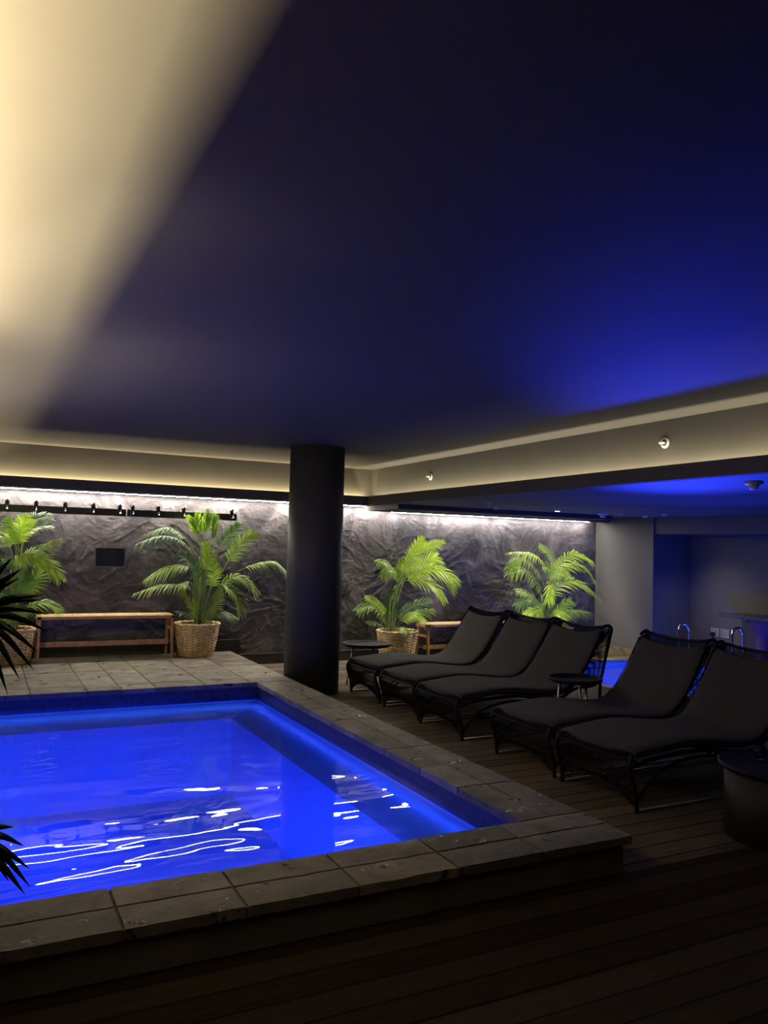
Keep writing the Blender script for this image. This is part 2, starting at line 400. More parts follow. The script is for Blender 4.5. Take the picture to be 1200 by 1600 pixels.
# floor: deck with a round opening for the plunge pool
b = MB()
def q(x0, x1, y0, y1): b.add([(x0,y0,0),(x1,y0,0),(x1,y1,0),(x0,y1,0)], [(0,1,2,3)])
q(PX-0.02, 6.3, PY0+0.02, YB); q(6.3, 9.75, PY0+0.02, 5.6); q(6.3, 9.75, 9.1, YB)
n = 72; sq = []; ci = []
for k in range(n):
    a = 2*PI*k/n; c, s = math.cos(a), math.sin(a)
    tx = (9.75-JC[0])/c if c > 1e-6 else ((6.3-JC[0])/c if c < -1e-6 else 1e9)
    ty = (9.1-JC[1])/s if s > 1e-6 else ((5.6-JC[1])/s if s < -1e-6 else 1e9)
    t = min(tx, ty); sq.append((JC[0]+c*t, JC[1]+s*t, 0)); ci.append((JC[0]+c*JR, JC[1]+s*JR, 0))
b.add(sq+ci, [(k, (k+1) % n, n+(k+1) % n, n+k) for k in range(n)])
for cx, cy in ((9.75, 9.1), (6.3, 9.1), (6.3, 5.6), (9.75, 5.6)):
    k = min(range(n), key=lambda i: (sq[i][0]-cx)**2+(sq[i][1]-cy)**2)
    near = sorted(range(n), key=lambda i: (sq[i][0]-cx)**2+(sq[i][1]-cy)**2)[:2]
    b.add([sq[near[0]], sq[near[1]], (cx, cy, 0)], [(0, 1, 2)])
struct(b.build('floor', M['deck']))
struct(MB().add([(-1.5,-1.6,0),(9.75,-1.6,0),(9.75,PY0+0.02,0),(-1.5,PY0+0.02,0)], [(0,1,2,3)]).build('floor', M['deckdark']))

# ceilings
struct(MB().box(-1.4, XR+0.02, -1.6, 9.74, ZC, ZC+0.1).build('ceiling', M['ceiling']))
b = MB().box(XR, 9.9, -1.6, 9.90, ZL, ZC+0.1)                 # low ceiling slab; its side is the fascia
struct(b.build('ceiling_low', M['fascia']))
struct(MB().box(4.62, 9.74, -1.6, 8.94, ZL-0.004, ZL+0.001).build('ceiling_low_lining', M['lowceil']))
b = MB().box(-1.4, XR, 9.72, 9.90, ZL, ZC+0.1)
struct(b.build('trim_1', M['fascia']))                          # back soffit with fascia
b = MB().box(4.60, XR, -1.6, 9.60, ZL, ZL+0.02); b.box(4.585, 4.603, -1.6, 9.603, ZL, 2.225)
b.box(-1.4, 4.60, 9.60, 9.72, ZL, ZL+0.02); b.box(-1.4, 4.603, 9.585, 9.603, ZL, 2.225)
struct(b.build('trim_2', M['fascia']))                          # cove lip
b = MB().box(-1.4, -0.62, -1.6, YB, 2.0, ZC+0.1); b.box(-0.62, -0.30, -1.6, 9.58, 2.0, 2.03); b.box(-0.32, -0.30, -1.6, 9.58, 2.03, 2.2)
struct(b.build('trim_3', M['fascia']))                          # left soffit and cove
b = MB().box(XR, 8.30, 8.94, 9.90, 2.045, ZL)
b.box(8.30, 8.95, 9.70, 9.90, 2.045, ZL)
struct(b.build('trim_4', M['fascia']))                          # lower band above the stone wall
b = MB().box(-1.4, 9.0, 9.90, YB+0.1, 2.16, ZC+0.1)
struct(b.build('trim_5', M['fascia']))                          # slot head over the led strip

# stone wall: displaced grid
def stone_h(x, z):
    p = Vector((x, 3.1, z))
    wq = Vector((noise.noise(p*1.3)*0.5, 0, noise.noise(p*1.3+Vector((9, 0, 0)))*0.5))
    a = noise.fractal((p+wq)*1.0, 1.0, 2.1, 5)
    def rid(sx, sz, rx, seed):
        q_ = Vector(((x+wq.x)*sx+(z+wq.z)*rx, seed, (z+wq.z)*sz-(x+wq.x)*rx*0.5))
        return (1-abs(noise.noise(q_)))**4
    r1 = rid(1.1, 1.9, 0.8, 1.7); r2 = rid(2.4, 4.2, -1.3, 5.2); r3 = rid(5.5, 8.5, 2.6, 8.8); r4 = rid(12.0, 18.0, -5, 3.3)
    f = noise.fractal(p*14.0, 0.8, 2.0, 3)
    mk = min(1.0, max(0.12, 0.5+1.6*noise.noise(p*0.9+Vector((3, 0, 1))))); mk2 = min(1.0, max(0.2, 0.5+1.8*noise.noise(p*2.3+Vector((1, 0, 7)))))
    return 0.006*a + 0.003*r1 + 0.005*r2**2.2 + mk*0.007*r3**2.4 + mk2*0.0042*r4**2.0 + 0.0016*f
nx, nz = 900, 190; x0, x1 = -1.6, 9.0
vs = []; fs = []
for j in range(nz+1):
    for i in range(nx+1):
        x = x0+(x1-x0)*i/nx; z = 2.2*j/nz
        vs.append((x, YB-stone_h(x, z)+0.01, z))
for j in range(nz):
    for i in range(nx):
        a = j*(nx+1)+i; fs.append((a, a+1, a+nx+2, a+nx+1))
struct(MB().add(vs, fs, 0, True).build('wall_back', M['stone']))
# right side: stub wall, recess, bulkhead
struct(MB().box(8.95, 9.74, 8.78, YB+0.05, 0, ZL).build('wall_right', M['wallpaint']))
struct(MB().box(9.74, 9.9, -1.6, YB+0.05, 0, ZL).build('wall_right', M['wallpaint']))
struct(MB().box(8.98, 9.74, -1.6, 8.775, 1.855, ZL).build('trim_7', M['wallpaint']))
struct(MB().box(-1.6, -1.5, -1.6, YB, 0, ZC).build('wall_left', M['wallpaint']))
struct(MB().box(-1.6, 9.9, -1.7, -1.6, 0, ZC).build('wall_front', M['wallpaint']))
# skirtings
b = MB().box(-1.4, 3.0, 9.955, 10.0, PZ, 0.315); b.box(3.0, 8.95, 9.955, 10.0, 0, 0.125); b.box(2.985, 3.01, 9.95, 10.0, 0, 0.32)
b.box(-1.4, 3.01, 9.945, 10.0, 0.315, 0.325); b.box(3.0, 8.95, 9.945, 10.0, 0.125, 0.135)
struct(b.build('baseboard_back', M['skirting']))
struct(MB().box(8.90, 8.95, 8.78, 9.95, 0, 0.10).build('baseboard_right', M['sktile']))

# column
struct(MB().lathe([(0.293, 0), (0.293, ZC)], (3.20, 7.95, 0), 64).build('column', M['column']))

# ------------------------------------------------------------------ pool platform
b = MB()
def ring(z0, z1, ox1, oy0, ix0, ix1, iy0, iy1):
    b.box(-1.5, ox1, oy0, iy0, z0, z1); b.box(ix1, ox1, iy0, iy1, z0, z1); b.box(-1.5, ox1, iy1, YB-0.03, z0, z1)
ring(0, PZ-0.012, PX-0.035, PY0+0.035, IX0, IX1+0.012, IY0-0.012, IY1+0.012)
struct(b.build('pool_platform', [M['plaster']]))
b = MB(); random.seed(11)
def paver(x0, x1, y0, y1, g=0.006):
    k = random.uniform(0.62, 1.15); c = (k*random.uniform(0.97, 1.03), k, k*random.uniform(0.94, 1.04))
    x0 += g; x1 -= g; y0 += g; y1 -= g; z0, z1 = PZ-0.045, PZ+random.uniform(-0.0015, 0.0015); e = 0.006
    # slab with slightly irregular, worn top edge
    nxs = max(2, int((x1-x0)/0.05)); nys = max(2, int((y1-y0)/0.05)); top = []
    for j in range(nys+1):
        for i in range(nxs+1):
            x = x0+(x1-x0)*i/nxs; y = y0+(y1-y0)*j/nys; z = z1
            edge = i in (0, nxs) or j in (0, nys)
            if edge:
                q_ = noise.noise(Vector((x*9, y*9, 3)))
                z -= 0.003 + max(0, q_)*0.006
            top.append((x, y, z + 0.0015*noise.noise(Vector((x*14, y*14, 0)))))
    o = len(top); f = [(j*(nxs+1)+i, j*(nxs+1)+i+1, (j+1)*(nxs+1)+i+1, (j+1)*(nxs+1)+i) for j in range(nys) for i in range(nxs)]
    per = [i for i in range(nxs+1)] + [j*(nxs+1)+nxs for j in range(1, nys+1)] + [nys*(nxs+1)+i for i in range(nxs-1, -1, -1)] + [j*(nxs+1) for j in range(nys-1, 0, -1)]
    low = [(top[i][0], top[i][1], z0) for i in per]
    m_ = len(per)
    f += [(per[k], o+k, o+(k+1) % m_, per[(k+1) % m_]) for k in range(m_)]
    f.append(tuple(o+k for k in range(m_))[::-1] if False else tuple(o+k for k in range(m_)))
    f = [tuple(t) for t in f]
    b.add(top+low, f, 0, False, c)
xs = [-1.49, -0.98, -0.49, 0.02, 0.51, 0.96, 1.43, 1.90, 2.36, PX]
for i in range(len(xs)-1):                                   # front kerb, two rows
    x1e = xs[i+1]
    paver(xs[i], min(x1e, PX) , PY0, 3.145); paver(xs[i], x1e if i < len(xs)-2 else PX, 3.145, IY0)
ys = [IY0, 3.93, 4.37, 4.86, 5.34, 5.80, 6.24, 6.72, 7.18, IY1]
for j in range(len(ys)-1):                                   # right kerb, two rows
    paver(IX1, 2.705, ys[j], ys[j+1]); paver(2.705, PX, ys[j], ys[j+1])
gx = [-1.49, -0.95, -0.48, -0.02, 0.45, 0.92, 1.22, 1.53, 2.0, 2.45, PX]
gy = [IY1, 7.93, 8.80, 9.60, YB-0.07]
for i in range(len(gx)-1):
    for j in range(len(gy)-1): paver(gx[i], gx[i+1], gy[j], gy[j+1])
struct(b.build('pool_kerb', M['paver']))
b = MB(); z0, z1 = PZ-0.04, PZ-0.011; e = 0.012
b.box(-1.49, PX-e, PY0+e, IY0-e, z0, z1); b.box(IX1+e, PX-e, IY0-e, IY1+e, z0, z1); b.box(-1.49, PX-e, IY1+e, YB-0.08, z0, z1)
struct(b.build('pool_kerb_grout', M['grout']))

# basin with ledge along back and right sides, mosaic band at the water line
def inward(verts, faces, mi): bas.add(verts, faces, mi)
bas = MB(); ZW, ZT, ZLg, ZF = 0.05, 0.015, -0.10, -0.80
LX, LY = 2.19, 7.40
def wall(p, r, z0, z1, mi):
    bas.add([(*p, z0), (*r, z0), (*r, z1), (*p, z1)], [(0, 1, 2, 3)], mi)
top = PZ-0.02
for p, r in (((IX1+0.011, IY0-0.011), (IX1+0.011, IY1+0.011)), ((IX1+0.011, IY1+0.011), (IX0, IY1+0.011)), ((IX0, IY1+0.011), (IX0, IY0-0.011)), ((IX0, IY0-0.011), (IX1+0.011, IY0-0.011))):
    wall(p, r, ZT, top, 0); wall(p, r, ZF, ZT, 1)
ZH = ZLg+0.10                                                  # ledge tilted inward so that underwater light catches its top
bas.add([(LX, IY0-0.02, ZLg), (IX1+0.02, IY0-0.02, ZH), (IX1+0.02, IY1+0.02, ZH), (LX, LY, ZLg)], [(0,1,2,3)], 1)
bas.add([(IX0, LY, ZLg), (LX, LY, ZLg), (IX1+0.02, IY1+0.02, ZH), (IX0, IY1+0.02, ZH)], [(0,1,2,3)], 1)
wall((LX, IY0), (LX, LY), ZF, ZLg, 1); wall((IX0, LY), (LX, LY), ZF, ZLg, 1)
bas.add([(IX0, IY0-0.02, ZF), (LX, IY0-0.02, ZF), (LX, LY, ZF), (IX0, LY, ZF)], [(0,1,2,3)], 1)
struct(bas.build('pool_basin', [M['bandtile'], M['basin']]))
o = MB().add([(IX0, IY0-0.01, 0), (IX1+0.01, IY0-0.01, 0), (IX1+0.01, IY1+0.01, 0), (IX0, IY1+0.01, 0)], [(0,1,2,3)]).build('pool_water', M['water'], loc=(0, 0, ZW))
tag(o, 'deep blue glowing water filling the raised square pool', 'water', kind='stuff')

# plunge pool
b = MB(); n = 72; v = []
for r, z in ((JR, 0.0), (JR, -0.8)): v += [(JC[0]+r*math.cos(2*PI*k/n), JC[1]+r*math.sin(2*PI*k/n), z) for k in range(n)]
b.add(v, [(k, (k+1) % n, n+(k+1) % n, n+k) for k in range(n)] + [tuple(n+k for k in range(n))])
struct(b.build('plunge_pool_basin', M['basin']))
b = MB().lathe([(JR-0.01, 0.0), (JR-0.01, 0.03), (JR+0.10, 0.03), (JR+0.10, 0.0)], (JC[0], JC[1], 0), 72, smooth=False, caps=False)
struct(b.build('plunge_pool_kerb', M['rim']))
o = MB().add([(JR*math.cos(2*PI*k/n), JR*math.sin(2*PI*k/n), 0) for k in range(n)], [tuple(range(n))]).build('plunge_pool_water', M['plungewater'], loc=(JC[0], JC[1], -0.03))
tag(o, 'bright blue water in the round plunge pool behind the loungers', 'water', kind='stuff')

# underwater lamps in the basin walls, out of frame
for (x, y, rz, lab) in ((-1.49, 4.3, 0, 'underwater lamp in the left pool wall, nearer the camera'), (-1.49, 6.3, 0, 'underwater lamp in the left pool wall, nearer the stone wall'),
                        (0.2, 3.325, PI/2, 'underwater lamp in the front pool wall, left one'), (1.8, 3.325, PI/2, 'underwater lamp in the front pool wall, right one')):
    t = thing('pool_lamp', lab, 'lamp', (x, y, -0.45), rz, 'underwater pool lamps')
    MB().lathe([(0.13, 0.0), (0.13, 0.015), (0.10, 0.02), (0.10, 0.012)], (0, 0, 0), 24, axis='X').build('housing', M['chrome'], t)

# ------------------------------------------------------------------ led strips over the stone wall
o = MB().box(-1.4, 5.02, 9.915, 9.955, 2.106, 2.140).build('led_strip', M['led'])
tag(o, 'long glowing white light strip along the top of the stone wall, left of the corner', 'light strip', 'wall wash light strips')
o = MB().box(5.14, 8.72, 9.915, 9.955, 2.044, 2.076).build('led_strip', M['led_cool'])
tag(o, 'thin glowing light strip above the two right-hand palms, right of the corner', 'light strip', 'wall wash light strips')
b = MB().box(-1.4, 5.02, 9.925, 9.975, 2.140, 2.16); b.box(5.14, 8.72, 9.925, 9.975, 2.076, 2.16)
b.box(-1.4, 5.02, 9.956, 9.962, 2.106, 2.16); b.box(5.14, 8.72, 9.956, 9.962, 2.046, 2.16)  # unseen backing plates added to hold strip light off the wall top
struct(b.build('trim_6', M['fascia']))

# ------------------------------------------------------------------ coat hook rails
def hook_rail(x0, x1, z0, label, hooks):
    t = thing('coat_rack', label, 'coat rack', ((x0+x1)/2, 9.975, z0), 0, 'coat racks on the stone wall')
    cx = (x0+x1)/2
    MB().box(x0-cx, x1-cx, -0.05, -0.026, -0.045, 0.04).build('board', M['black'], t, 0.003)
    for hx in hooks:
        b = MB(); x = hx-cx
        b.box(x-0.022, x+0.022, -0.062, -0.05, -0.03, 0.085)
        b.tube([(x, -0.06, -0.015), (x, -0.10, -0.02), (x, -0.115, 0.0), (x, -0.118, 0.02)], 0.007, 6)
        b.tube([(x, -0.06, 0.07), (x, -0.09, 0.085), (x, -0.10, 0.10)], 0.009, 6)
        h = b.build('hook', M['black'], t)
        MB().lathe([(0.0101, -0.004), (0.0101, 0.006), (0.004, 0.01)], (0, 0, 0), 10, axis='X').build('knob', M['aluminium'], h, loc=(x, -0.124, -0.012)).rotation_euler = (0, 0, -PI/2)
    return t
hook_rail(0.02-0.12, 1.545, 1.885, 'black coat rack rail with hooks, on the left above the bench', [0.25, 0.55, 0.86, 1.17, 1.47])
hook_rail(1.56, 2.91, 1.885, 'black coat rack rail with hooks, behind the tall middle palm', [1.62, 1.92, 2.23, 2.53, 2.84])

# plaque with faint lines of lettering
t = thing('wall_plaque', 'small dark rectangular plaque with faint lettering on the stone wall', 'plaque', (1.385, 9.955, 1.345))
MB().box(-0.175, 0.175, -0.02, 0.03, -0.118, 0.118).build('frame', M['plaqueframe'], t, 0.003)
MB().box(-0.163, 0.163, -0.026, -0.018, -0.106, 0.106).build('plate', M['plaque'], t)
b = MB()
for k, (a, c) in enumerate(((-0.06, 0.07), (-0.08, 0.08), (-0.11, 0.05), (-0.12, 0.10), (-0.10, 0.13), (-0.06, 0.06), (-0.08, 0.08))):
    z = 0.07-k*0.024; hgt = 0.009 if k == 0 else 0.0045; x = a
    while x < c:
        wd = random.uniform(0.008, 0.026); b.box(x, min(x+wd, c), -0.0275, -0.0258, z-hgt/2, z+hgt/2); x += wd+0.005
b.build('lettering', M['lettering'], t)

# ------------------------------------------------------------------ benches
def bench(length, loc, label, cope=0.36, h=0.50):
    t = thing('bench', label, 'bench', loc, 0, 'timber benches along the stone wall')
    L, D = length/2, cope/2
    b = MB(); z1 = h; z0 = h-0.035
    b.box(-L, L, -D, -D+0.035, z0, z1); b.box(-L, L, D-0.035, D, z0, z1); b.box(-L, -L+0.045, -D, D, z0-0.01, z1); b.box(L-0.045, L, -D, D, z0-0.01, z1)
    b.build('seat_frame', M['oak'], t, 0.004)
    b = MB(); nn = int((length-0.09)/0.022)
    for i in range(nn):
        x = -L+0.045+0.011+i*0.022
        b.tube([(x, -D+0.03, h-0.004), (x+0.006, -D/2, h+0.004), (x-0.004, 0, h-0.006), (x+0.006, D/2, h+0.004), (x, D-0.03, h-0.004)], 0.0075, 5)
    for j in range(9):
        y = -D+0.05+j*(cope-0.10)/8
        b.tube([(-L+0.04, y, h-0.004), (0, y, h), (L-0.04, y, h-0.004)], 0.008, 5)
    b.build('woven_seat', M['cord'], t)
    for sx in (-1, 1):
        for sy in (-1, 1):
            top_ = Vector((sx*(L-0.025), sy*(D-0.06), h-0.03)); bot = Vector((sx*(L-0.02), sy*(D-0.01), 0.0))
            MB().bar(bot, top_, 0.042, 0.036, upv=(1, 0, 0), taper=0.75).build('leg', M['oak'], t, 0.003)
        z = 0.33
        MB().bar((sx*(L-0.023), -(D-0.035), z), (sx*(L-0.023), D-0.035, z), 0.022, 0.03).build('rung', M['oak'], t, 0.003)
    MB().bar((-L+0.03, 0, 0.17), (L-0.03, 0, 0.17), 0.03, 0.055).build('stretcher', M['oak'], t, 0.003)
    return t
bench(1.50, (1.345, 9.74, PZ), 'light timber bench with woven seat on the tiled platform, left of the middle palm')
bench(1.50, (6.30, 9.72, 0), 'light timber bench with woven seat on the deck, behind the first lounger')

# ------------------------------------------------------------------ palms in baskets
def at(px, py, Y):
    '''the point at depth Y that the photograph shows at pixel (px, py)'''
    d = CR*((px-600)/FPX) + CU*((800-py)/FPX) + CF
    return CAM + d*((Y-CAM.y)/d.y)

def basket(parent, rt, rb, h, seed=0):
    random.seed(seed); b = MB(); ns = 22; n = 66; rows = int(h/0.0165)
    for j in range(rows):
        z = 0.012+j*(h-0.024)/(rows-1); u = z/h
        r = rb+(rt-rb)*(u**0.65)
        ph = 0 if j % 2 else PI
        pts = [((r+0.006*math.cos(ns/2*2*PI*k/n+ph))*math.cos(2*PI*k/n), (r+0.006*math.cos(ns/2*2*PI*k/n+ph))*math.sin(2*PI*k/n), z+random.uniform(-0.0012, 0.0012)) for k in range(n)]
        b.tube(pts, 0.0072, 5, closed=True)
    b.build('weave', M['basket'], parent)
    b = MB()
    for k in range(ns):
        a = 2*PI*k/ns
        b.tube([((rb+(rt-rb)*(u**0.65))*math.cos(a), (rb+(rt-rb)*(u**0.65))*math.sin(a), 0.002+u*(h-0.004)) for u in (0.0, 0.15, 0.35, 0.6, 0.8, 1.0)], 0.0065, 5)
    b.build('stakes', M['stake'], parent)
    b = MB()
    for k in range(2):
        pts = [((rt+0.008*math.cos(9*2*PI*i/54+k*PI))*math.cos(2*PI*i/54), (rt+0.008*math.cos(9*2*PI*i/54+k*PI))*math.sin(2*PI*i/54), h+0.007*math.sin(9*2*PI*i/54+k*PI)) for i in range(54)]
        b.tube(pts, 0.011, 6, closed=True)
    b.build('rim', M['basket'], parent)
    MB().lathe([(rb-0.02, 0.01), (rt-0.03, h*0.86), (rt-0.05, h*0.88), (0.01, h*0.9)], (0, 0, 0), 32).build('soil', M['soil'], parent)

def frond(parent, pts, mat, L=0.20, start=0.35, nl=23, nrm=(0, -0.75, 0.65), wleaf=0.0150, droop=0.35, rad=0.0065, seed=1, ang=52):
    """pts: rachis points (parent-local); leaflets on both sides, pointed, folded along the midrib"""
    random.seed(seed); C = catmull(pts, 40); b = MB(); m = len(C)-1
    b.tube(C[::2], [rad*(1-0.75*i/20) for i in range(21)], 6, 1)
    nrm = Vector(nrm).normalized()
    for k in range(nl):
        t = start+(0.985-start)*(k/(nl-1)); i = t*m; a = min(int(i), m-1); p = C[a].lerp(C[a+1], i-a)
        T = (C[min(a+2, m)]-C[max(a-1, 0)]).normalized()
        side = T.cross(nrm)
        if side.length < 0.2: side = T.cross(Vector((0.5, -1, 0.3)))
        side.normalize(); Nn = side.cross(T).normalized()
        s = (t-start)/(1-start)
        ll = L*(0.55+0.75*math.sin(PI*min(1, (s*0.8+0.12))))*(1.0 if s < 0.8 else 1-0.45*(s-0.8)/0.2)*0.82
        for sg in (-1, 1):
            th = math.radians(ang*(1-0.55*s)+random.uniform(-6, 6))
            d = (side*sg*math.sin(th)+T*math.cos(th)+Nn*random.uniform(0.05, 0.28)).normalized()
            l2 = ll*random.uniform(0.88, 1.08)
            wv = d.cross(Nn).normalized(); vs = []
            segs = 5
            for j in range(segs+1):
                u = j/segs
                pp = p + d*(l2*u) + Vector((0, 0, -1))*(droop*l2*u*u*random.uniform(0.9, 1.1))
                ww = wleaf*0.5*(0.55+1.25*u-0.3*u*u if u < 0.4 else 0.97*(1-((u-0.4)/0.6)**1.7)+0.03)
                vs += [pp-wv*ww+Nn*ww*0.35, pp, pp+wv*ww+Nn*ww*0.35]
            fs = []
            for j in range(segs):
                o = j*3; fs += [(o, o+1, o+4, o+3), (o+1, o+2, o+5, o+4)]
            b.add(vs, fs, 0, True)
    return b.build('frond', [mat, M['stem']], parent)

def palm(label, basex, baseY, bz, bk, fr, trunks, group='potted palms in woven baskets', soilz=None):
    t = thing('potted_palm', label, 'potted palm', (basex, baseY, bz), 0, group)
    basket(t, *bk, seed=int(basex*10)+5)
    o = Vector((basex, baseY, bz))
    for k, f in enumerate(fr):
        pts, mat = f[0], f[1]; kw = f[2] if len(f) > 2 else {}
        dy = kw.pop('dy', 0.0); nP = len(pts)
        P = [at(x, y, baseY+dy*((i/(nP-1))**0.8)) - o for i, (x, y) in enumerate(pts)]
        frond(t, P, M[mat], seed=k+3, **kw)
    for k, (pts, r) in enumerate(trunks):
        P = [at(x, y, baseY+dyy)-o for x, y, dyy in pts]
        C = catmull(P, 12)
        MB().tube(C, [r*(1-0.4*i/12) for i in range(13)], 8).build('stem', M['stem'], t)
    return t

# --- tall palm in the middle of the platform
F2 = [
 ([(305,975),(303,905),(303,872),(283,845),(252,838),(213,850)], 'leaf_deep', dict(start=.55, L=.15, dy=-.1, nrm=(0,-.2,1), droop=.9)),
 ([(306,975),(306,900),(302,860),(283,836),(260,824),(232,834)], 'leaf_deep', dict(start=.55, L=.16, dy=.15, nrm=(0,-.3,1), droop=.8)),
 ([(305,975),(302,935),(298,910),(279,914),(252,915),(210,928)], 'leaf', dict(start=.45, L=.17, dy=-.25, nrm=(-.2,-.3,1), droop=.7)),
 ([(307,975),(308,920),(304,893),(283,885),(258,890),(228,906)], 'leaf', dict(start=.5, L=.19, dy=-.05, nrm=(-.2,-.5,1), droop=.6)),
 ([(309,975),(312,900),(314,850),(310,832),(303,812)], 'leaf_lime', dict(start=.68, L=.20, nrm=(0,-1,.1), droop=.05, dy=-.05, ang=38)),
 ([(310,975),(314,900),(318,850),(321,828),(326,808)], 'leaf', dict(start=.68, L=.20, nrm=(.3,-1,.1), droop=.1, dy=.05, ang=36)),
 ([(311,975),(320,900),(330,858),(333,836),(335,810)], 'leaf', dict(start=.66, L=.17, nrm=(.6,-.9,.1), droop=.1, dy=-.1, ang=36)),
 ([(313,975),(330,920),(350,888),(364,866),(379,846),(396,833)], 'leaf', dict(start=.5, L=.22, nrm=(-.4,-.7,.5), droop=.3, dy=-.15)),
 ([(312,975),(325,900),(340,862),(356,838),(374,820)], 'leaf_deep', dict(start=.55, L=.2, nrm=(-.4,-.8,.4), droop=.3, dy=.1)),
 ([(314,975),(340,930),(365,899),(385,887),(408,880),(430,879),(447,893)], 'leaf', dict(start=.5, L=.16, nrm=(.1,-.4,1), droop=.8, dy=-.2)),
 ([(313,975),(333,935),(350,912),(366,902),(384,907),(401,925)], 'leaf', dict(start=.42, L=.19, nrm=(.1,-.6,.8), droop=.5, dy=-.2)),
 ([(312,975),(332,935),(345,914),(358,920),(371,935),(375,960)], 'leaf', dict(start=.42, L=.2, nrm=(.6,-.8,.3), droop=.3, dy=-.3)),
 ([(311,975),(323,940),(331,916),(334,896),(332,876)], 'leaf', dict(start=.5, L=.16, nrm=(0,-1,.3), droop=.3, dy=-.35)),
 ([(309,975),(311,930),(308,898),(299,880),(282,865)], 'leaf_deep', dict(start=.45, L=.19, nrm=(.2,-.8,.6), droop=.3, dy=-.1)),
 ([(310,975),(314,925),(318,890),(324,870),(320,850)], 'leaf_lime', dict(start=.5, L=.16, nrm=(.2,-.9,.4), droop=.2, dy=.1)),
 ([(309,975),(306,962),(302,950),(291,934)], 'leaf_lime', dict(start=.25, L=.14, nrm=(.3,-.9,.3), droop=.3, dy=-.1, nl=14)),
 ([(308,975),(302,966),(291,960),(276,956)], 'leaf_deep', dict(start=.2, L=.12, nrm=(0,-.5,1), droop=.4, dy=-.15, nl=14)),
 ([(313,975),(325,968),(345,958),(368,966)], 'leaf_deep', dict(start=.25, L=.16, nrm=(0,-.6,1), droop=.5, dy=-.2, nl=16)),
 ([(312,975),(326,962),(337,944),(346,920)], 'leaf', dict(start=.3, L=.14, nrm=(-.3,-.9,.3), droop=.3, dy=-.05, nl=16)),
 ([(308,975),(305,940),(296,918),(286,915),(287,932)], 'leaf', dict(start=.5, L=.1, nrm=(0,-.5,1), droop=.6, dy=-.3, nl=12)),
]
T2 = [([(304,978,0),(303,930,0),(304,890,0)], .011), ([(308,978,-.04),(309,930,-.05),(312,870,-.02)], .012), ([(312,978,.03),(316,930,.02),(325,880,0)], .011),
      ([(316,978,-.03),(322,940,-.05),(334,905,-.1)], .010), ([(310,978,.05),(313,920,.05),(315,860,.05)], .010), ([(318,978,0),(330,945,-.05),(345,912,-.1)], .009)]
palm('tall bushy palm in a woven basket on the tiled platform, right of the long bench', 2.385, 9.66, PZ, (.262, .185, .385), F2, T2)

# --- left palm, cut by the edge of the photo
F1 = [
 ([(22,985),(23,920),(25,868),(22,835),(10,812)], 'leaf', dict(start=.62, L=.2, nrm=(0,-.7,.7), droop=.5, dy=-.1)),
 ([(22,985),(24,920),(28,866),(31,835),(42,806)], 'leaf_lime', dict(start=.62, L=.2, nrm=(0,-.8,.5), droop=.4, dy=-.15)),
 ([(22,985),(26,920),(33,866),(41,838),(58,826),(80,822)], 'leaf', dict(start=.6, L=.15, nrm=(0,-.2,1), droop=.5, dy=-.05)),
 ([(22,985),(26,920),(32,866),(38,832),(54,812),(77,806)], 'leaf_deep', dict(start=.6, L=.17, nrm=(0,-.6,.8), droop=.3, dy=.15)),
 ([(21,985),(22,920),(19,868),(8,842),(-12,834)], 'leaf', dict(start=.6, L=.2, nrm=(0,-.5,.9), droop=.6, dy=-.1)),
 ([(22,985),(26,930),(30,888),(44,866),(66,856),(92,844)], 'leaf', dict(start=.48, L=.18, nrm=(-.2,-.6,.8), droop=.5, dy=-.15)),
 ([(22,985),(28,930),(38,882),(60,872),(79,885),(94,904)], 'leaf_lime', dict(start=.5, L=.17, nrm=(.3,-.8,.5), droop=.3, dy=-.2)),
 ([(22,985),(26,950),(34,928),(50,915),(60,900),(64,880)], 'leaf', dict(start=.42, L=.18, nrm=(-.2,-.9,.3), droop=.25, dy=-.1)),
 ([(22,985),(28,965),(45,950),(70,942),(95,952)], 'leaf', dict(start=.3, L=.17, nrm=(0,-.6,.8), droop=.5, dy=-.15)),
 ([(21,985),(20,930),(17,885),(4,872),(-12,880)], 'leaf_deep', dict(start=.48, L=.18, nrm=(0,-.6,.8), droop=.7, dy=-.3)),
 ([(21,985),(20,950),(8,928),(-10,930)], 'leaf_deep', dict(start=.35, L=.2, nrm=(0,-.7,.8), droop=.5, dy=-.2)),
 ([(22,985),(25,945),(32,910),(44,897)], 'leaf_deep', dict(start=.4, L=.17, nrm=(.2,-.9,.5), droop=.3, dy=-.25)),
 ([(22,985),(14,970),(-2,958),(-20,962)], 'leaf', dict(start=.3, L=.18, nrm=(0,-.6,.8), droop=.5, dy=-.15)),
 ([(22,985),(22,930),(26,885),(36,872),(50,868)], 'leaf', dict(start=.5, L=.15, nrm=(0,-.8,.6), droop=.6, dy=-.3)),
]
T1 = [([(22,988,0),(22,930,0),(25,868,0)], .02), ([(26,988,.03),(28,930,0),(32,880,0)], .012), ([(18,988,.02),(18,940,0),(17,890,0)], .012)]
palm('leggy palm in a woven basket at the left end of the long bench', 0.345, 9.60, PZ, (.235, .185, .37), F1, T1)

